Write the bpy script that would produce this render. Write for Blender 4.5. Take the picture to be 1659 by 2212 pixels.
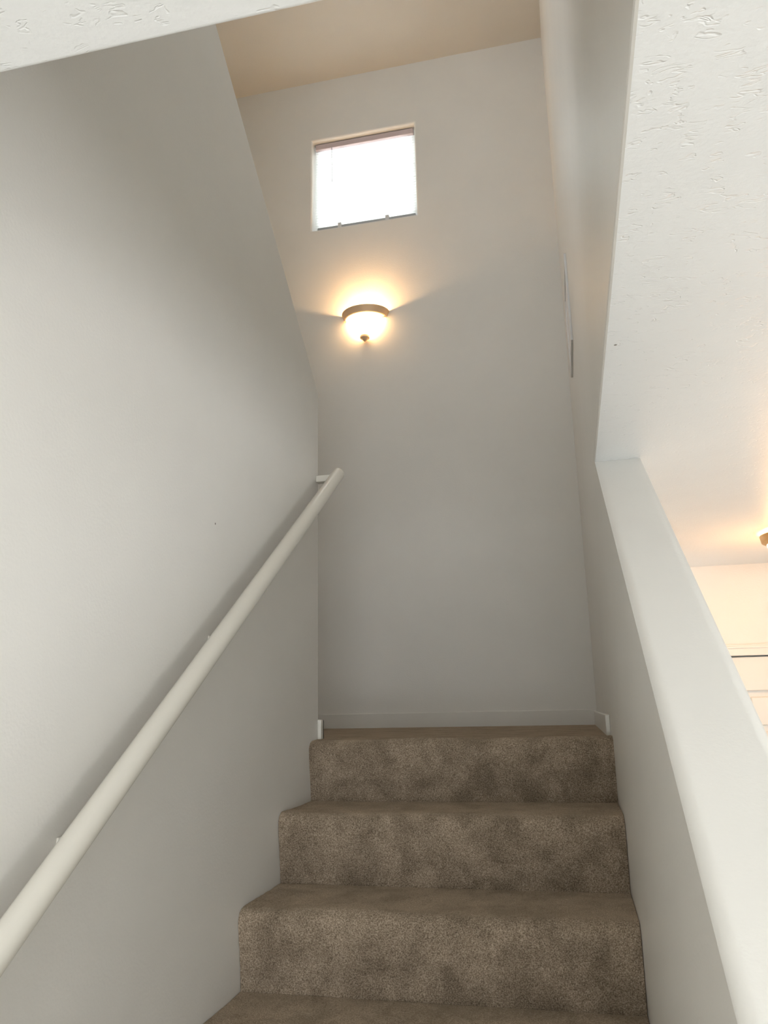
import bpy, bmesh, math, random
from mathutils import Vector, Matrix, noise

for o in list(bpy.data.objects):
    bpy.data.objects.remove(o)
SC = bpy.context.scene
COL = SC.collection
random.seed(4)

# ------------------------------------------------------------------ measures
EYE = 1.8085
XL, XR = -0.8453, 0.1118            # stair side faces of the two walls
WT = 0.1220                         # right wall thickness
YN, RUN, RISE, NSTEP = 2.5534, 0.2739, 0.19, 9
ZL = 1.71                           # landing level
YE = 3.9705                         # end wall
ZC, ZC2 = 2.4648, 2.765             # lower ceiling and the floor above it
Z2 = 5.6455                         # upper ceiling
Y0 = 0.5870                         # edge of the stairwell opening
YC, ZK, M2 = 2.6531, 2.9671, 0.7826 # end and sloping top of the left wall
YCAP, SCAP = 2.1876, 0.6315         # sloping top of the right half wall
XHALL, YREAR, YBACK = 3.2, -3.6, 4.17
XFAR = -1.95                        # far wall of the upper flight

# ------------------------------------------------------------------ camera
cam_d = bpy.data.cameras.new('camera')
cam = bpy.data.objects.new('camera', cam_d); COL.objects.link(cam)
cam_d.sensor_fit = 'VERTICAL'; cam_d.sensor_height = 24.0; cam_d.sensor_width = 18.0
cam_d.lens = 1697.04 / 2212 * 24.0
cam_d.clip_start = 0.02
pitch, yaw, roll = 0.2439, -0.2235, -0.0209
F = Vector((math.sin(yaw)*math.cos(pitch), math.cos(yaw)*math.cos(pitch), math.sin(pitch)))
R0 = Vector((math.cos(yaw), -math.sin(yaw), 0)); U0 = R0.cross(F)
Rr = math.cos(roll)*R0 + math.sin(roll)*U0
Ur = -math.sin(roll)*R0 + math.cos(roll)*U0
cam.matrix_world = Matrix(((Rr.x, Ur.x, -F.x, 0), (Rr.y, Ur.y, -F.y, 0), (Rr.z, Ur.z, -F.z, EYE), (0, 0, 0, 1)))
SC.camera = cam

# ------------------------------------------------------------------ light
SC.view_settings.view_transform = 'Standard'
SC.view_settings.look = 'None'
SC.view_settings.exposure = -0.26
SC.view_settings.gamma = 1.0
SC.view_settings.use_curve_mapping = False
world = bpy.data.worlds.new('sky'); SC.world = world; world.use_nodes = True
wn = world.node_tree; bgn = wn.nodes['Background']
bgn.inputs['Color'].default_value = (0.940, 0.967, 0.99, 1)
bgn.inputs['Strength'].default_value = 12.0

def portal(name, loc, target, sx, sy):
    """marks a window opening through which the sky lights the rooms"""
    d = bpy.data.lights.new(name, 'AREA'); d.shape = 'RECTANGLE'; d.size = sx; d.size_y = sy
    d.cycles.is_portal = True
    o = bpy.data.objects.new(name, d); COL.objects.link(o); o.location = loc
    o.rotation_euler = (Vector(target) - Vector(loc)).to_track_quat('-Z', 'Y').to_euler()
portal('rear_window_daylight', (1.0, YREAR - 0.11, 1.4), (1.0, 0, 1.4), 2.2, 1.4)
portal('side_window_daylight', (XHALL + 0.13, 0.0, 1.35), (0, 0.0, 1.35), 1.6, 1.3)
portal('upstairs_window_daylight', (0.0, YREAR - 0.11, 4.4), (0.0, 0, 4.4), 1.2, 1.0)
portal('flight_window_daylight', (XFAR - 0.13, 1.35, 4.925), (0, 1.35, 4.925), 0.8, 0.95)
portal('stair_window_daylight', (-0.989, YE + 0.16, 3.0945 + EYE), (-0.989, 0, 3.0945 + EYE), 0.64, 0.62)
sun_d = bpy.data.lights.new('sun', 'SUN'); sun_d.energy = 10; sun_d.angle = math.radians(0.5); sun_d.color = (1.0, 0.97, 0.93)
sun = bpy.data.objects.new('sun', sun_d); COL.objects.link(sun)
sun.rotation_euler = Vector((-0.10, math.cos(math.radians(34)), -math.sin(math.radians(34)))).to_track_quat('-Z', 'Y').to_euler()

# ------------------------------------------------------------------ helpers
def tag(o, label=None, cat=None, group=None, kind=None):
    if label: o['label'] = label
    if cat: o['category'] = cat
    if group: o['group'] = group
    if kind: o['kind'] = kind
    return o

def link(name, bm, mats, parent=None, smooth=False, angle=None):
    bmesh.ops.recalc_face_normals(bm, faces=bm.faces[:])
    me = bpy.data.meshes.new(name); bm.to_mesh(me); bm.free()
    for m in (mats if isinstance(mats, (list, tuple)) else [mats]): me.materials.append(m)
    if smooth:
        me.polygons.foreach_set('use_smooth', [True]*len(me.polygons))
        if angle: me.set_sharp_from_angle(angle=math.radians(angle))
    o = bpy.data.objects.new(name, me); COL.objects.link(o)
    o.shadow_terminator_geometry_offset = 0.0
    if parent:
        o.parent = parent; o.location = -Vector(parent.location)
    return o

def struct(name, bm, mats, label=None, cat=None, **k):
    o = link(name, bm, mats, **k); o['kind'] = 'structure'
    if label: o['label'] = label
    if cat: o['category'] = cat
    return o

def empty(name, loc, label, cat, group=None):
    o = bpy.data.objects.new(name, None); COL.objects.link(o); o.location = loc
    o.empty_display_size = 0.1
    return tag(o, label, cat, group)

def box(bm, x0, x1, y0, y1, z0, z1, bev=0.0, seg=2):
    vs = [bm.verts.new(p) for p in ((x0,y0,z0),(x1,y0,z0),(x1,y1,z0),(x0,y1,z0),(x0,y0,z1),(x1,y0,z1),(x1,y1,z1),(x0,y1,z1))]
    fs = [bm.faces.new([vs[i] for i in f]) for f in ((0,3,2,1),(4,5,6,7),(0,1,5,4),(1,2,6,5),(2,3,7,6),(3,0,4,7))]
    if bev:
        for f in fs: f.normal_update()
        es = list({e for f in fs for e in f.edges})
        bmesh.ops.bevel(bm, geom=es, offset=bev, segments=seg, profile=0.5, affect='EDGES')
    return bm

def prism_x(bm, poly, x0, x1):
    """extrude a (y, z) polygon along x"""
    a = [bm.verts.new((x0, p[0], p[1])) for p in poly]; b = [bm.verts.new((x1, p[0], p[1])) for p in poly]
    n = len(poly)
    bm.faces.new(a); bm.faces.new(b[::-1])
    for i in range(n): bm.faces.new((a[i], b[i], b[(i+1) % n], a[(i+1) % n]))
    return bm

def prism_y(bm, poly, y0, y1, mi=None):
    """extrude a (x, z) polygon along y"""
    a = [bm.verts.new((p[0], y0, p[1])) for p in poly]; b = [bm.verts.new((p[0], y1, p[1])) for p in poly]
    n = len(poly)
    bm.faces.new(a); bm.faces.new(b[::-1])
    for i in range(n):
        f = bm.faces.new((a[i], b[i], b[(i+1) % n], a[(i+1) % n]))
        if mi: f.material_index = mi(i)
    return bm

def bevel_edges(bm, test, off, seg=8):
    bmesh.ops.recalc_face_normals(bm, faces=bm.faces[:]); bm.normal_update()
    es = [e for e in bm.edges if test(e.verts[0].co, e.verts[1].co)]
    bmesh.ops.bevel(bm, geom=es, offset=off, segments=seg, profile=0.5, affect='EDGES')

def arc(cx, cy, r, a0, a1, n=10):
    return [(cx + r*math.cos(math.radians(a0 + (a1-a0)*i/n)), cy + r*math.sin(math.radians(a0 + (a1-a0)*i/n))) for i in range(n+1)]

def tube(bm, pts, r, seg=24, squash=1.0):
    rings = []
    for i, p in enumerate(pts):
        p = Vector(p)
        t = (Vector(pts[min(i+1, len(pts)-1)]) - Vector(pts[max(i-1, 0)])).normalized()
        s = t.cross(Vector((0, 0, 1)))
        if s.length < 1e-4: s = Vector((1, 0, 0))
        s.normalize(); u = s.cross(t)
        rings.append([bm.verts.new(p + s*math.cos(2*math.pi*k/seg)*r*squash + u*math.sin(2*math.pi*k/seg)*r) for k in range(seg)])
    for a, b in zip(rings, rings[1:]):
        for k in range(seg): bm.faces.new((a[k], a[(k+1) % seg], b[(k+1) % seg], b[k]))
    bm.faces.new(rings[0][::-1]); bm.faces.new(rings[-1])
    return bm

def lathe(bm, prof, c, a0=0, a1=360, n=48, sx=1.0, sy=1.0, close=True):
    """revolve (r, z) about the vertical through c; closed profile gives a solid shell"""
    full = abs(a1 - a0) >= 360
    m = n if full else n + 1
    rings = []
    for i in range(m):
        a = math.radians(a0 + (a1-a0)*i/n)
        rings.append([bm.verts.new((c[0] + r*sx*math.cos(a), c[1] + r*sy*math.sin(a), c[2] + z)) for r, z in prof])
    k = len(prof)
    for i in range(n):
        a, b = rings[i], rings[(i+1) % m]
        for j in range(k if close else k-1):
            q = [a[j], a[(j+1) % k], b[(j+1) % k], b[j]]
            if len(set(q)) == 4: bm.faces.new(q)
    if not full and close:
        bm.faces.new(rings[0]); bm.faces.new(rings[-1][::-1])
    bmesh.ops.remove_doubles(bm, verts=bm.verts[:], dist=1e-6)
    return bm

# ------------------------------------------------------------------ materials
def mat(name):
    m = bpy.data.materials.new(name); m.use_nodes = True
    return m, m.node_tree, m.node_tree.nodes['Principled BSDF']

def node(nt, t, **inp):
    n = nt.nodes.new(t)
    for k, v in inp.items():
        n.inputs[k.replace('_', ' ')].default_value = v
    return n

def plain(name, col, rough=0.5, metal=0.0):
    m, nt, b = mat(name)
    b.inputs['Base Color'].default_value = (*col, 1); b.inputs['Roughness'].default_value = rough
    b.inputs['Metallic'].default_value = metal
    tc = node(nt, 'ShaderNodeTexCoord'); n = node(nt, 'ShaderNodeTexNoise', Scale=40.0, Detail=3.0)
    nt.links.new(tc.outputs['Object'], n.inputs['Vector'])
    bp = node(nt, 'ShaderNodeBump', Strength=0.05, Distance=0.002)
    nt.links.new(n.outputs['Fac'], bp.inputs['Height']); nt.links.new(bp.outputs['Normal'], b.inputs['Normal'])
    return m

def plaster(name, col, rough, fine=0.10, knock=0.0, spots=(), dirt=0.04):
    """painted drywall: faint orange peel, optional knockdown ridges, small nicks at given points"""
    m, nt, b = mat(name); L = nt.links.new
    tc = node(nt, 'ShaderNodeTexCoord')
    n1 = node(nt, 'ShaderNodeTexNoise', Scale=160.0, Detail=2.0, Roughness=0.5); L(tc.outputs['Object'], n1.inputs['Vector'])
    bp = node(nt, 'ShaderNodeBump', Strength=fine, Distance=0.003); L(n1.outputs['Fac'], bp.inputs['Height'])
    last = bp
    if knock:
        mp = node(nt, 'ShaderNodeMapping'); mp.inputs['Rotation'].default_value = (0, 0, math.radians(-14)); mp.inputs['Scale'].default_value = (0.55, 1.6, 1)
        L(tc.outputs['Object'], mp.inputs['Vector'])
        n2 = node(nt, 'ShaderNodeTexNoise', Scale=48.0, Detail=2.0, Roughness=0.5, Distortion=0.8); L(mp.outputs['Vector'], n2.inputs['Vector'])
        sb = node(nt, 'ShaderNodeMath'); sb.operation = 'SUBTRACT'; sb.inputs[1].default_value = 0.5; L(n2.outputs['Fac'], sb.inputs[0])
        ab = node(nt, 'ShaderNodeMath'); ab.operation = 'ABSOLUTE'; L(sb.outputs['Value'], ab.inputs[0])
        r2 = node(nt, 'ShaderNodeMapRange'); r2.interpolation_type = 'SMOOTHSTEP'
        r2.inputs[1].default_value = 0.0; r2.inputs[2].default_value = 0.05; r2.inputs[3].default_value = 1; r2.inputs[4].default_value = 0
        L(ab.outputs['Value'], r2.inputs[0])
        n3 = node(nt, 'ShaderNodeTexNoise', Scale=42.0, Detail=2.0); L(tc.outputs['Object'], n3.inputs['Vector'])
        r3 = node(nt, 'ShaderNodeMapRange'); r3.interpolation_type = 'SMOOTHSTEP'
        r3.inputs[1].default_value = 0.53; r3.inputs[2].default_value = 0.60; r3.inputs[3].default_value = 0; r3.inputs[4].default_value = 1
        L(n3.outputs['Fac'], r3.inputs[0])
        mu = node(nt, 'ShaderNodeMath'); mu.operation = 'MULTIPLY'; L(r2.outputs[0], mu.inputs[0]); L(r3.outputs[0], mu.inputs[1])
        b2 = node(nt, 'ShaderNodeBump', Strength=knock, Distance=0.0016); b2.invert = True; L(mu.outputs['Value'], b2.inputs['Height']); L(bp.outputs['Normal'], b2.inputs['Normal'])
        last = b2
    L(last.outputs['Normal'], b.inputs['Normal'])
    n4 = node(nt, 'ShaderNodeTexNoise', Scale=3.5, Detail=4.0, Roughness=0.6); L(tc.outputs['Object'], n4.inputs['Vector'])
    mx = node(nt, 'ShaderNodeMix'); mx.data_type = 'RGBA'
    mx.inputs[6].default_value = (*[c*(1-dirt) for c in col], 1); mx.inputs[7].default_value = (*[min(1, c*(1+dirt)) for c in col], 1)
    L(n4.outputs['Fac'], mx.inputs[0])
    colout = mx.outputs[2]
    for p, r in spots:
        vd = node(nt, 'ShaderNodeVectorMath'); vd.operation = 'DISTANCE'; vd.inputs[1].default_value = p
        L(tc.outputs['Object'], vd.inputs[0])
        mr = node(nt, 'ShaderNodeMapRange'); mr.inputs[1].default_value = r*0.6; mr.inputs[2].default_value = r; mr.inputs[3].default_value = 1; mr.inputs[4].default_value = 0
        L(vd.outputs['Value'], mr.inputs[0])
        m2 = node(nt, 'ShaderNodeMix'); m2.data_type = 'RGBA'; m2.inputs[7].default_value = (0.16, 0.14, 0.11, 1)
        L(mr.outputs[0], m2.inputs[0]); L(colout, m2.inputs[6]); colout = m2.outputs[2]
    L(colout, b.inputs['Base Color'])
    b.inputs['Roughness'].default_value = rough
    return m

PAINT = (0.808, 0.790, 0.744)
M_wall = plaster('wall_paint', PAINT, 0.42, 0.12, spots=[((XL, 1.791, 0.46+EYE), 0.0035)])
M_cap = plaster('half_wall_paint', PAINT, 0.40, 0.12, spots=[((0.172, 1.082, -0.216+EYE), 0.006)])
M_ceil = plaster('textured_ceiling', (0.84, 0.85, 0.84), 0.38, 0.16, knock=0.42, spots=[((0.13, 1.432, ZC), 0.0035)])
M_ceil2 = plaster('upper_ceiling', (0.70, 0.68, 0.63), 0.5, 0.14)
M_trim = plain('trim_gloss_paint', (0.78, 0.76, 0.70), 0.28)
M_rail = plain('rail_cream_gloss', (0.80, 0.77, 0.69), 0.22)
M_door = plain('door_white_paint', (0.82, 0.79, 0.73), 0.35)
M_white = plain('white_enamel', (0.80, 0.80, 0.79), 0.4)
M_vinyl = plain('grey_vinyl', (0.45, 0.47, 0.49), 0.4)
M_frame = plain('white_vinyl', (0.82, 0.83, 0.83), 0.35)
M_metal = plain('brushed_nickel', (1.0, 0.72, 0.46), 0.5, 0.6)
M_bronze = plain('aged_bronze', (0.50, 0.32, 0.14), 0.42, 1.0)

def carpet(name):
    m, nt, b = mat(name); L = nt.links.new
    tc = node(nt, 'ShaderNodeTexCoord')
    nf = node(nt, 'ShaderNodeTexNoise', Scale=330.0, Detail=3.0, Roughness=0.7); L(tc.outputs['Object'], nf.inputs['Vector'])
    nm = node(nt, 'ShaderNodeTexNoise', Scale=11.0, Detail=4.0, Roughness=0.6, Distortion=0.4); L(tc.outputs['Object'], nm.inputs['Vector'])
    cr = node(nt, 'ShaderNodeValToRGB')
    e = cr.color_ramp.elements
    e[0].position = 0.33; e[0].color = (0.150, 0.112, 0.078, 1)
    e[1].position = 0.67; e[1].color = (0.59, 0.485, 0.375, 1)
    e.new(0.5).color = (0.352, 0.278, 0.205, 1)
    L(nf.outputs['Fac'], cr.inputs['Fac'])
    rm = node(nt, 'ShaderNodeValToRGB'); rm.color_ramp.elements[0].position = 0.36; rm.color_ramp.elements[0].color = (0.70, 0.69, 0.67, 1)
    rm.color_ramp.elements[1].position = 0.62; rm.color_ramp.elements[1].color = (1.12, 1.12, 1.12, 1)
    L(nm.outputs['Fac'], rm.inputs['Fac'])
    mx = node(nt, 'ShaderNodeMix'); mx.data_type = 'RGBA'; mx.blend_type = 'MULTIPLY'; mx.inputs[0].default_value = 1.0
    L(cr.outputs['Color'], mx.inputs[6]); L(rm.outputs['Color'], mx.inputs[7]); L(mx.outputs[2], b.inputs['Base Color'])
    b.inputs['Roughness'].default_value = 0.95; b.inputs['Specular IOR Level'].default_value = 0.1
    b.inputs['Sheen Weight'].default_value = 0.6; b.inputs['Sheen Roughness'].default_value = 0.35; b.inputs['Sheen Tint'].default_value = (0.95, 0.78, 0.58, 1)
    bp = node(nt, 'ShaderNodeBump', Strength=0.75, Distance=0.004); L(nf.outputs['Fac'], bp.inputs['Height']); L(bp.outputs['Normal'], b.inputs['Normal'])
    return m
M_carpet = carpet('brown_carpet')

def glowing(name, col, base, strength):
    m, nt, b = mat(name)
    b.inputs['Base Color'].default_value = (*base, 1); b.inputs['Roughness'].default_value = 0.35
    b.inputs['Emission Color'].default_value = (*col, 1); b.inputs['Emission Strength'].default_value = strength
    return m
M_shade = glowing('lit_alabaster_glass', (1.0, 0.60, 0.27), (0.9, 0.86, 0.78), 15.0)
M_bulb = glowing('lit_bulb', (1.0, 0.70, 0.38), (0.9, 0.9, 0.9), 30.0)

def translucent(name, col):
    m, nt, b = mat(name)
    out = nt.nodes['Material Output']
    tr = node(nt, 'ShaderNodeBsdfTranslucent'); tr.inputs['Color'].default_value = (*col, 1)
    df = node(nt, 'ShaderNodeBsdfDiffuse'); df.inputs['Color'].default_value = (*col, 1)
    mx = node(nt, 'ShaderNodeMixShader'); mx.inputs[0].default_value = 0.8
    nt.links.new(df.outputs[0], mx.inputs[1]); nt.links.new(tr.outputs[0], mx.inputs[2]); nt.links.new(mx.outputs[0], out.inputs['Surface'])
    return m
M_slat = translucent('blind_slat_vinyl', (0.96, 0.96, 0.95))

def glass(name):
    m, nt, b = mat(name)
    out = nt.nodes['Material Output']
    tr = node(nt, 'ShaderNodeBsdfTransparent'); tr.inputs['Color'].default_value = (0.94, 0.96, 0.96, 1)
    gl = node(nt, 'ShaderNodeBsdfGlossy', Roughness=0.02)
    fr = node(nt, 'ShaderNodeFresnel', IOR=1.45)
    mx = node(nt, 'ShaderNodeMixShader')
    nt.links.new(fr.outputs[0], mx.inputs[0]); nt.links.new(tr.outputs[0], mx.inputs[1]); nt.links.new(gl.outputs[0], mx.inputs[2])
    nt.links.new(mx.outputs[0], out.inputs['Surface'])
    return m
M_glass = glass('window_glass')

# ------------------------------------------------------------------ the shell
# floor of the lower hall
bm = bmesh.new(); box(bm, XFAR - 0.1, XHALL + 0.12, YREAR - 0.1, YBACK + 0.12, -0.12, 0.0)
struct('floor', bm, plain('pale_floor_tile', (0.55, 0.53, 0.49), 0.4))

# left wall: spine between the two flights, its top slopes up towards the viewer
bm = bmesh.new()
ytop = YC - (Z2 - ZK)/M2
prism_x(bm, [(YREAR, 0), (YC, 0), (YC, ZK), (ytop, Z2), (YREAR, Z2)], XL - 0.122, XL)
def sp(a, b):
    ends = abs(a.y-YC) < 1e-4 and abs(b.y-YC) < 1e-4 and abs(a.x-b.x) < 1e-4
    slope = abs(a.x-b.x) < 1e-4 and {round(a.z, 3), round(b.z, 3)} == {round(ZK, 3), round(Z2, 3)} and abs(a.y-b.y) > .5
    kink = abs(a.z-ZK) < 1e-4 and abs(b.z-ZK) < 1e-4 and abs(a.y-YC) < 1e-4 and abs(b.y-YC) < 1e-4
    return ends or slope or kink
bevel_edges(bm, sp, 0.016, 24)
struct('wall_left', bm, M_wall)

# right wall: sloping half wall that runs into the full wall beside the landing
bm = bmesh.new()
ybot = 0.22; zbot = ZC + SCAP*(ybot - YCAP)
prism_x(bm, [(ybot, 0), (YE, 0), (YE, Z2), (Y0 - 0.12, Z2), (Y0 - 0.12, ZC2), (YCAP, ZC2), (YCAP, ZC), (ybot, zbot)], XR, XR + WT)
def capedge(a, b):
    return abs(a.x-b.x) < 1e-4 and {round(a.z, 3), round(b.z, 3)} == {round(ZC, 3), round(zbot, 3)}
bevel_edges(bm, capedge, 0.017, 56)
struct('wall_right', bm, M_cap)

# lower ceiling: textured, with a rounded edge along the stairwell
bm = bmesh.new()
XE = XR - 0.0036
prof = [(XHALL + 0.12, ZC2), (XE, ZC2), (XE, ZC + 0.004), (XE + 0.0015, ZC + 0.001), (XE + 0.005, ZC), (XHALL + 0.12, ZC)]
nflat = len(prof)
prism_y(bm, prof, Y0, YCAP, mi=lambda i: 0 if i in (nflat-2,) else 1)
box(bm, XR + WT, XHALL + 0.12, YCAP, YBACK + 0.12, ZC, ZC2)
# the part over the viewer, its front edge spans the stairwell
pf = [(YREAR - 0.1, ZC)] + [(y, z) for y, z in arc(Y0 - 0.006, ZC + 0.006, 0.006, -90, 0, 6)] + [(Y0, ZC2), (YREAR - 0.1, ZC2)]
prism_x(bm, pf, XL, XHALL + 0.12)
struct('ceiling_lower', bm, [M_ceil, M_wall])

# guard wall of the upper hall, above the front edge of the stairwell
bm = bmesh.new(); box(bm, XL, XR, Y0 - 0.12, Y0, ZC2, ZC2 + 1.0)
struct('wall_guard', bm, M_wall)

# upper ceiling
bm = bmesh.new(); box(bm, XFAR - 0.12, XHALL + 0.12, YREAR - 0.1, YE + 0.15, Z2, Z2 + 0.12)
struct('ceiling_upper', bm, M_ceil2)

# end wall with the window opening
WX0, WX1, WZ0, WZ1 = -1.3088, -0.669, 2.783 + EYE, 3.4061 + EYE
def holed_wall_y(bm, x0, x1, z0, z1, y0, y1, hx0, hx1, hz0, hz1, r=0.0):
    xs = [x0, hx0, hx1, x1]; zs = [z0, hz0, hz1, z1]
    V = {}
    for k, y in enumerate((y0, y1)):
        for i in range(4):
            for j in range(4): V[k, i, j] = bm.verts.new((xs[i], y, zs[j]))
    for i in range(3):
        for j in range(3):
            if i == 1 and j == 1: continue
            bm.faces.new((V[0,i,j], V[0,i+1,j], V[0,i+1,j+1], V[0,i,j+1]))
            bm.faces.new((V[1,i,j], V[1,i,j+1], V[1,i+1,j+1], V[1,i+1,j]))
    for (i, j), (p, q) in (((1,1),(2,1)), ((2,1),(2,2)), ((2,2),(1,2)), ((1,2),(1,1))):
        bm.faces.new((V[0,i,j], V[1,i,j], V[1,p,q], V[0,p,q]))
    for a in range(3):
        bm.faces.new((V[0,a,0], V[1,a,0], V[1,a+1,0], V[0,a+1,0])); bm.faces.new((V[0,a,3], V[0,a+1,3], V[1,a+1,3], V[1,a,3]))
        bm.faces.new((V[0,0,a], V[0,0,a+1], V[1,0,a+1], V[1,0,a])); bm.faces.new((V[0,3,a], V[1,3,a], V[1,3,a+1], V[0,3,a+1]))
    if r:
        def t(a, b):
            return abs(a.y-y0) < 1e-5 and abs(b.y-y0) < 1e-5 and all(hx0-1e-5 <= v.x <= hx1+1e-5 and hz0-1e-5 <= v.z <= hz1+1e-5 for v in (a, b))
        bevel_edges(bm, t, r, 6)
    return bm
bm = bmesh.new()
holed_wall_y(bm, XFAR - 0.12, XR + WT, 0, Z2, YE, YE + 0.15, WX0, WX1, WZ0, WZ1, 0.012)
struct('wall_end', bm, M_wall)

# far wall of the upper flight and of the upper hall
bm = bmesh.new()
LY0, LY1, LZ0, LZ1 = 0.95, 1.75, 4.45, 5.40
box(bm, XFAR - 0.12, XFAR, YREAR, LY0, 0, Z2); box(bm, XFAR - 0.12, XFAR, LY1, YE, 0, Z2)
box(bm, XFAR - 0.12, XFAR, LY0, LY1, 0, LZ0); box(bm, XFAR - 0.12, XFAR, LY0, LY1, LZ1, Z2)
struct('wall_far_left', bm, M_wall)

# lower hall: back wall (with a door opening), right wall, rear wall with the glazed opening
DX0, DX1, DZ = 0.70, 1.51, 0.209 + EYE
bm = bmesh.new()
box(bm, XR + WT, DX0, YBACK, YBACK + 0.12, 0, ZC); box(bm, DX1, XHALL, YBACK, YBACK + 0.12, 0, ZC); box(bm, DX0, DX1, YBACK, YBACK + 0.12, DZ, ZC); box(bm, DX0 - .05, DX1 + .05, YBACK + 0.07, YBACK + 0.13, 0, DZ + .05)  # last box: unseen backing added behind the door to stop sky light leaking in
struct('wall_hall_back', bm, M_wall)
bm = bmesh.new()
SY0, SY1, SZ0, SZ1 = -0.8, 0.8, 0.7, 2.0
box(bm, XHALL, XHALL + 0.12, YREAR, SY0, 0, ZC); box(bm, XHALL, XHALL + 0.12, SY1, YBACK + 0.12, 0, ZC)
box(bm, XHALL, XHALL + 0.12, SY0, SY1, 0, SZ0); box(bm, XHALL, XHALL + 0.12, SY0, SY1, SZ1, ZC)
struct('wall_hall_right', bm, M_wall)
bm = bmesh.new(); holed_wall_y(bm, XL, XHALL, 0, ZC, YREAR - 0.1, YREAR, -0.1, 2.1, 0.7, 2.1)
struct('wall_rear', bm, M_wall)
bm = bmesh.new(); holed_wall_y(bm, XFAR, XHALL, ZC2, Z2, YREAR - 0.1, YREAR, -0.6, 0.6, 3.9, 4.9)
struct('wall_rear_upper', bm, M_wall)
bm = bmesh.new(); box(bm, XHALL, XHALL + 0.12, YREAR, Y0, ZC2, Z2); box(bm, XR + WT, XHALL, Y0 - 0.12, Y0, ZC2, Z2)
struct('wall_upper_right', bm, M_wall)

# ------------------------------------------------------------------ the stairs
def nz(x, y, z, s, seed=0):
    return noise.noise(Vector((x*s + seed, y*s, z*s + 3.7*seed)))
def step_profile(k, back):
    """(y, z) line of riser, rounded nose and tread of step k, from the crease below to the crease behind"""
    yk = YN - (NSTEP - k)*RUN; z0 = (k-1)*RISE; z1 = k*RISE
    r = 0.034; ov = 0.012
    pts = [(yk + 0.010, z0)]
    for i in range(1, 15):
        f = i/15; pts.append((yk + 0.010 - 0.010*f - ov*math.sin(f*math.pi/2)**2, z0 + (z1 - r - z0)*f))
    for y, z in arc(yk - ov + r, z1 - r, r, 180, 90, 12): pts.append((y, z))
    y1 = yk - ov + r; yb = yk + back
    n = int((yb - y1)/0.012)
    for i in range(1, n+1): pts.append((y1 + (yb-y1)*i/n, z1))
    return pts
def step_mesh(k, back, x0, x1, nx):
    bm = bmesh.new(); pr = step_profile(k, back); rows = []
    z1 = k*RISE; yk = YN - (NSTEP-k)*RUN
    for i in range(nx+1):
        x = x0 + (x1-x0)*i/nx; row = []
        for j, (y, z) in enumerate(pr):
            near_nose = math.exp(-(((z-z1)/0.05)**2 + ((y-yk)/0.06)**2))
            dy = 0.0035*nz(x, y, z, 9, k) + 0.0016*nz(x, y, z, 110, k+5) - 0.005*near_nose*(0.5+nz(x, k*2.3, 0, 4, 2))
            dz = 0.0025*nz(x, y, z, 8, k+20) + 0.0016*nz(x, y, z, 110, k+9) + 0.009*near_nose*nz(x, k*1.7, 0, 5, 7)
            if j in (0, len(pr)-1): dy *= 0.2; dz *= 0.2
            row.append(bm.verts.new((x, y+dy, z+dz)))
        rows.append(row)
    for a, b in zip(rows, rows[1:]):
        for j in range(len(pr)-1): bm.faces.new((a[j], b[j], b[j+1], a[j+1]))
    # close the block underneath so that each step is a solid
    zb = (k-1)*RISE - 0.03; yb = pr[-1][0]
    f0 = [bm.verts.new((x0, pr[0][0], zb)), bm.verts.new((x1, pr[0][0], zb)), bm.verts.new((x1, yb, zb)), bm.verts.new((x0, yb, zb))]
    bm.faces.new(f0)
    bm.faces.new([f0[0], f0[3]] + rows[0][::-1]); bm.faces.new([f0[2], f0[1]] + rows[-1])
    bm.faces.new([f0[1], f0[0]] + [r[0] for r in rows]); bm.faces.new([f0[3], f0[2]] + [r[-1] for r in rows][::-1])
    return bm
stairs = empty('staircase', ((XL+XR)/2, YN - 8*RUN, 0), 'straight flight of stairs covered in mottled brown carpet, climbing between two pale walls', 'stairs')
for k in range(1, NSTEP):
    link('step', step_mesh(k, RUN + 0.008, XL + 0.0012, XR - 0.0012, 260 if k > 4 else 60), M_carpet, stairs, smooth=True, angle=60)
# landing: top riser and nose, then the carpeted floor turning left behind the left wall
bm = step_mesh(NSTEP, 0.10, XL, XR, 260)
box(bm, XFAR, XR, YN + 0.0995, YE, ZL - 0.25, ZL)
struct('floor_landing', bm, M_carpet, smooth=True, angle=40)
# second flight behind the left wall, seen only from elsewhere
bm = bmesh.new()
pl = [(YN, ZL - 0.25)]
for i in range(6):
    y = YN - i*RUN; z = ZL + i*(ZC2-ZL)/6
    pl += [(y, z), (y, z + (ZC2-ZL)/6)]
pl += [(YN - 6*RUN, ZC2), (YN - 6*RUN, ZC2 - 0.3)]
prism_x(bm, pl, XFAR, XL - 0.122)
struct('floor_upper_flight', bm, M_carpet)
bm = bmesh.new(); box(bm, XFAR, XL - 0.122, YREAR, YN - 6*RUN, ZC, ZC2); box(bm, XL - .122, XL, YREAR, -0.77, Z2 - .01, Z2)
struct('floor_upper', bm, M_carpet)

# ------------------------------------------------------------------ baseboards
BB = 0.075
def bb(name, x0, x1, y0, y1, z, m=None):
    bm = bmesh.new(); box(bm, x0, x1, y0, y1, z, z + BB, 0.003, 2); return struct(name, bm, m or M_trim)
bb('baseboard_end', XFAR, XR, YE - 0.013, YE, ZL - 0.004, M_wall)
bb('baseboard_right', XR - 0.014, XR, YN + 0.085, YE - 0.013, ZL - 0.012)
bm = bmesh.new()
box(bm, XL, XL + 0.013, YC - 0.022, YC + 0.013, ZL - 0.012, ZL - 0.012 + BB, 0.003, 2)
box(bm, XL - 0.12, XL + 0.013, YC, YC + 0.013, ZL - 0.012, ZL - 0.012 + BB, 0.003, 2)
struct('baseboard_left', bm, M_trim)

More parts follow.
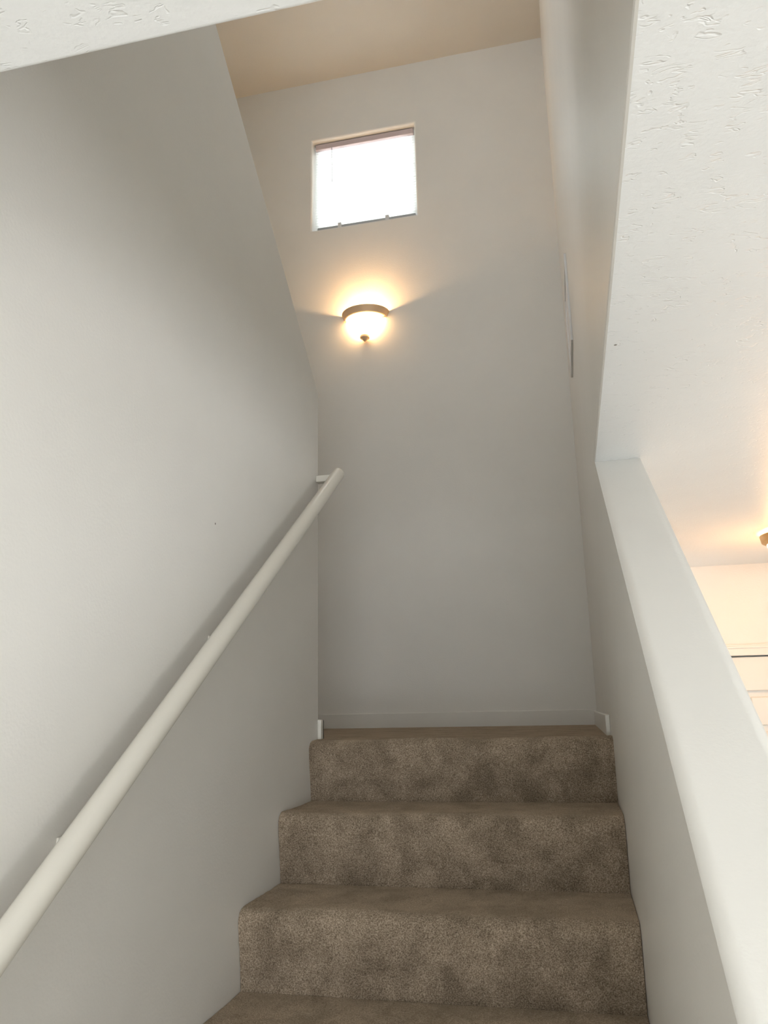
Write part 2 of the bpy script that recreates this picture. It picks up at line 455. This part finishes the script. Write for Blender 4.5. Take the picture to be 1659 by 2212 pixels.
# ------------------------------------------------------------------ handrail
RX = -0.7753
def rz(y): return 1.71 - RISE + 0.858 + (RISE/RUN)*(y - (YN - RUN))
rail = empty('handrail', (RX, 0.35, rz(0.35)), 'round cream painted handrail sloping up along the left wall', 'handrail')
bm = bmesh.new()
tube(bm, [(RX, y, rz(y)) for y in [0.30 + 2.365*i/40 for i in range(41)]], 0.0235, 32, 0.95)
ends = [v for v in bm.verts if v.co.y > 2.6]
link('rail', bm, M_rail, rail, smooth=True, angle=50)
for y in (0.42, 1.237, 1.777):
    bm = bmesh.new(); z = rz(y)
    box(bm, XL, XL + 0.006, y - 0.011, y + 0.011, z - 0.085, z - 0.043, 0.003, 3)
    tube(bm, [(XL + 0.004, y, z - 0.060), (XL + 0.03, y, z - 0.056), (RX - 0.008, y, z - 0.036), (RX, y, z - 0.012)], 0.007, 16)
    link('bracket', bm, M_rail, rail, smooth=True, angle=40)
bm = bmesh.new(); z = rz(2.629) - 0.002
box(bm, XL, RX, 2.612, 2.646, z - 0.012, z + 0.012, 0.003, 3)
link('bracket', bm, M_rail, rail)

# ------------------------------------------------------------------ window
win = empty('window_1', ((WX0+WX1)/2, YE + 0.1, WZ0), 'small square window high in the end wall, blown out by daylight', 'window')
win['kind'] = 'structure'
fw = 0.035; fy0, fy1 = YE + 0.095, YE + 0.14
bm = bmesh.new()
box(bm, WX0, WX0 + fw, fy0, fy1, WZ0, WZ1, 0.003); box(bm, WX1 - fw, WX1, fy0, fy1, WZ0, WZ1, 0.003)
box(bm, WX0 + fw, WX1 - fw, fy0, fy1, WZ0, WZ0 + fw, 0.003); box(bm, WX0 + fw, WX1 - fw, fy0, fy1, WZ1 - fw, WZ1, 0.003)
link('window_frame', bm, M_frame, win)
bm = bmesh.new(); box(bm, WX0 + fw - .005, WX1 - fw + .005, fy0 + 0.02, fy0 + 0.026, WZ0 + fw - .005, WZ1 - fw + .005)
link('pane', bm, M_glass, win)

# mini blind hung inside the opening
bl = empty('window_blind', ((WX0+WX1)/2, YE + 0.045, WZ1), 'white mini blind filling the small window above the wall lamp', 'blind')
bx0, bx1 = WX0 + 0.012, WX1 - 0.012
bm = bmesh.new(); box(bm, bx0, bx1, YE + 0.03, YE + 0.062, WZ1 - 0.042, WZ1 - 0.006, 0.003)
link('headrail', bm, plain('mauve_vinyl', (0.62, 0.52, 0.53), 0.5), bl)['label'] = 'dusky mauve headrail'  # headrail has one even mauve base colour
bm = bmesh.new()
ns = 30
for i in range(ns):
    z = WZ1 - 0.055 - i*(WZ1 - WZ0 - 0.10)/(ns-1)
    a = math.radians(70); c, s = math.cos(a)*0.0135, math.sin(a)*0.0135
    y = YE + 0.047
    q = []
    for x in (bx0 - 0.004, bx1 + 0.006):
        q.append([bm.verts.new((x, y - c, z - s)), bm.verts.new((x, y, z + 0.0015)), bm.verts.new((x, y + c, z + s)),
                  bm.verts.new((x, y + c, z + s - 0.0006)), bm.verts.new((x, y, z + 0.0009)), bm.verts.new((x, y - c, z - s - 0.0006))])
    for k in range(6): bm.faces.new((q[0][k], q[0][(k+1) % 6], q[1][(k+1) % 6], q[1][k]))
    bm.faces.new(q[0]); bm.faces.new(q[1][::-1])
link('slats', bm, M_slat, bl)
bm = bmesh.new(); box(bm, bx0 + 0.01, bx1 - 0.002, YE + 0.036, YE + 0.058, WZ0 + 0.008, WZ0 + 0.036, 0.003)
br = link('bottom_rail', bm, M_vinyl, bl); br['label'] = 'grey bottom rail'
for x in (-1.147, -0.854):
    bm = bmesh.new(); box(bm, x - 0.011, x + 0.011, YE + 0.030, YE + 0.062, WZ0 + 0.001, WZ0 + 0.05, 0.003)
    link('clip', bm, M_white, bl)
bm = bmesh.new(); tube(bm, [(-1.19, YE + 0.026, WZ1 - 0.045), (-1.19, YE + 0.025, WZ1 - 0.29)], 0.0022, 8)
link('tilt_wand', bm, plain('clear_grey_plastic', (0.42, 0.42, 0.44), 0.3), bl)

# ------------------------------------------------------------------ wall lamp (half bowl, open above)
lx, lz = -0.985, 2.187 + EYE
sc = empty('wall_sconce', (lx, YE, lz), 'lit half bowl wall lamp with a metal rim below the small window', 'wall lamp')
bandR, bandD, bandH = 0.1375, 0.118, 0.040
bm = bmesh.new()
lathe(bm, [(bandR, 0), (bandR + 0.001, -0.004), (bandR - 0.004, -0.012), (bandR - 0.012, -0.026), (bandR - 0.016, -0.036), (bandR - 0.023, -bandH),
           (bandR - 0.027, -bandH + 0.002), (bandR - 0.018, -0.026), (bandR - 0.010, -0.012), (bandR - 0.006, 0)],
      (lx, YE, lz), 180, 360, 40, 1.0, bandD/bandR)
link('rim', bm, M_metal, sc, smooth=True, angle=35)['label'] = 'brushed metal rim band'
gp = [(0.1165, -0.034), (0.115, -0.050), (0.108, -0.075), (0.099, -0.100), (0.088, -0.122), (0.070, -0.140), (0.046, -0.150), (0.022, -0.154), (0.004, -0.155)]
gi = [(max(r-0.005, 0.003), z + 0.004) for r, z in gp][::-1]
bm = bmesh.new(); lathe(bm, gp + gi, (lx, YE, lz), 180, 360, 40, 1.0, bandD/bandR)
link('glass_bowl', bm, M_shade, sc, smooth=True, angle=50)['label'] = 'glowing white glass half bowl'
bm = bmesh.new()
lathe(bm, [(0.0001, -0.150), (0.026, -0.151), (0.0285, -0.157), (0.0275, -0.166), (0.018, -0.171), (0.013, -0.177), (0.008, -0.183), (0.0001, -0.185)], (lx, YE - 0.032, lz), 0, 360, 24)
link('finial', bm, M_metal, sc, smooth=True, angle=40)
for s in (-1, 1):
    bm = bmesh.new(); tube(bm, [(lx + s*0.104, YE - 0.036, lz - 0.052), (lx + s*0.122, YE - 0.042, lz - 0.053)], 0.005, 12)
    link('thumb_screw', bm, M_metal, sc, smooth=True, angle=40)
bm = bmesh.new(); bmesh.ops.create_uvsphere(bm, u_segments=20, v_segments=12, radius=0.026, matrix=Matrix.Translation((lx, YE - 0.05, lz - 0.075)))
link('bulb', bm, M_bulb, sc, smooth=True)
def point(name, loc, power, col, r):
    d = bpy.data.lights.new(name, 'POINT'); d.energy = power; d.color = col; d.shadow_soft_size = r
    o = bpy.data.objects.new(name, d); COL.objects.link(o); o.location = loc; return o
point('sconce_light', (lx, YE - 0.05, lz - 0.045), 16, (1.0, 0.60, 0.27), 0.02)

# ------------------------------------------------------------------ flush ceiling lamp of the lower hall
hx, hy = 0.945, 3.37
hl = empty('ceiling_lamp', (hx, hy, ZC), 'lit flush ceiling lamp with a bronze rim in the hall beyond the half wall', 'ceiling lamp')
bm = bmesh.new(); lathe(bm, [(0.02, 0), (0.06, 0), (0.06, -0.02), (0.02, -0.02)], (hx, hy, ZC), 0, 360, 32)
link('canopy', bm, M_metal, hl, smooth=True, angle=40)
bm = bmesh.new(); lathe(bm, [(0.155, -0.014), (0.150, -0.040), (0.132, -0.050), (0.132, -0.044), (0.143, -0.036), (0.148, -0.014)], (hx, hy, ZC), 0, 360, 48)
link('rim', bm, M_bronze, hl, smooth=True, angle=35)
bm = bmesh.new(); gp2 = [(0.134, -0.044), (0.120, -0.085), (0.090, -0.115), (0.05, -0.130), (0.004, -0.135)]
lathe(bm, gp2 + [(max(r-0.005, .003), z + 0.004) for r, z in gp2][::-1], (hx, hy, ZC), 0, 360, 48)
link('glass_bowl', bm, M_shade, hl, smooth=True, angle=50)
bm = bmesh.new(); tube(bm, [(hx, hy, ZC - 0.02), (hx, hy, ZC - 0.15)], 0.006, 12); link('stem', bm, M_metal, hl)
point('ceiling_lamp_light', (hx + 0.05, hy, ZC - 0.035), 6, (1.0, 0.46, 0.14), 0.015)
point('ceiling_lamp_glow', (hx, hy, ZC - 0.19), 6, (1.0, 0.44, 0.12), 0.05)

# ------------------------------------------------------------------ hall door and casing
dr = empty('door_1', ((DX0+DX1)/2, YBACK, 0), 'white panelled door with casing in the hall beyond the half wall', 'door'); dr['kind'] = 'structure'
bm = bmesh.new()
cw = 0.055; cy = YBACK - 0.016
for a, b_, c_, d_ in ((DX0 - cw, DX0, 0, DZ + cw), (DX1, DX1 + cw, 0, DZ + cw), (DX0, DX1, DZ, DZ + cw)):
    box(bm, a, b_, cy, YBACK, c_, d_, 0.004, 2)
box(bm, DX0, DX1, cy - 0.005, cy, DZ + 0.034, DZ + 0.046, 0.002, 2)
link('casing', bm, M_door, dr)
bm = bmesh.new()
sl = (DX1 - DX0 - 0.006)/2; zt = DZ - 0.006
box(bm, DX0 + 0.003, DX1 - 0.003, YBACK + 0.024, YBACK + 0.055, 0.012, zt)
st = 0.11
zs = [(0.012, 0.24), (0.96, 1.10), (1.56, 1.70 - 0.04), (0.043 + EYE + 0.0, zt)]
for z0, z1 in zs: box(bm, DX0 + 0.003, DX1 - 0.003, YBACK + 0.006, YBACK + 0.024, z0, z1, 0.004, 2)
mid = (DX0 + DX1)/2
for x0, x1 in ((DX0 + 0.003, DX0 + st), (mid - st/2, mid + st/2), (DX1 - st, DX1 - 0.003)):
    box(bm, x0, x1, YBACK + 0.0055, YBACK + 0.024, 0.012, zt, 0.004, 2)
for x0, x1 in ((DX0 + st + .03, mid - st/2 - .03), (mid + st/2 + .03, DX1 - st - .03)):
    for z0, z1 in ((0.27, 0.93), (1.13, 1.53), (1.69, 0.043 + EYE - 0.03)):
        box(bm, x0, x1, YBACK + 0.010, YBACK + 0.024, z0, z1, 0.006, 2)
link('door_leaf', bm, M_door, dr)
bm = bmesh.new()
bmesh.ops.create_uvsphere(bm, u_segments=20, v_segments=12, radius=0.027, matrix=Matrix.Translation((DX1 - 0.07, YBACK - 0.035, 0.95)))
tube(bm, [(DX1 - 0.07, YBACK + 0.01, 0.95), (DX1 - 0.07, YBACK - 0.03, 0.95)], 0.012, 16)
link('door_knob', bm, M_metal, dr, smooth=True, angle=50)

# ------------------------------------------------------------------ square panel on the right wall
pn = empty('wall_panel', (XR, 3.18, 1.414 + EYE), 'flat square white panel mounted high on the right wall, seen almost edge on', 'wall panel')
py0, py1, pz0, pz1 = 2.99, 3.375, 1.414 + EYE, 1.804 + EYE
bm = bmesh.new()
for a in ((py0, py0 + 0.03, pz0, pz1), (py1 - 0.03, py1, pz0, pz1), (py0 + 0.03, py1 - 0.03, pz0, pz0 + 0.03), (py0 + 0.03, py1 - 0.03, pz1 - 0.03, pz1)):
    box(bm, XR - 0.009, XR, *a, 0.0015, 2)
link('frame', bm, M_white, pn)
bm = bmesh.new(); box(bm, XR - 0.005, XR, py0 + 0.028, py1 - 0.028, pz0 + 0.028, pz1 - 0.028)
link('face', bm, M_white, pn)
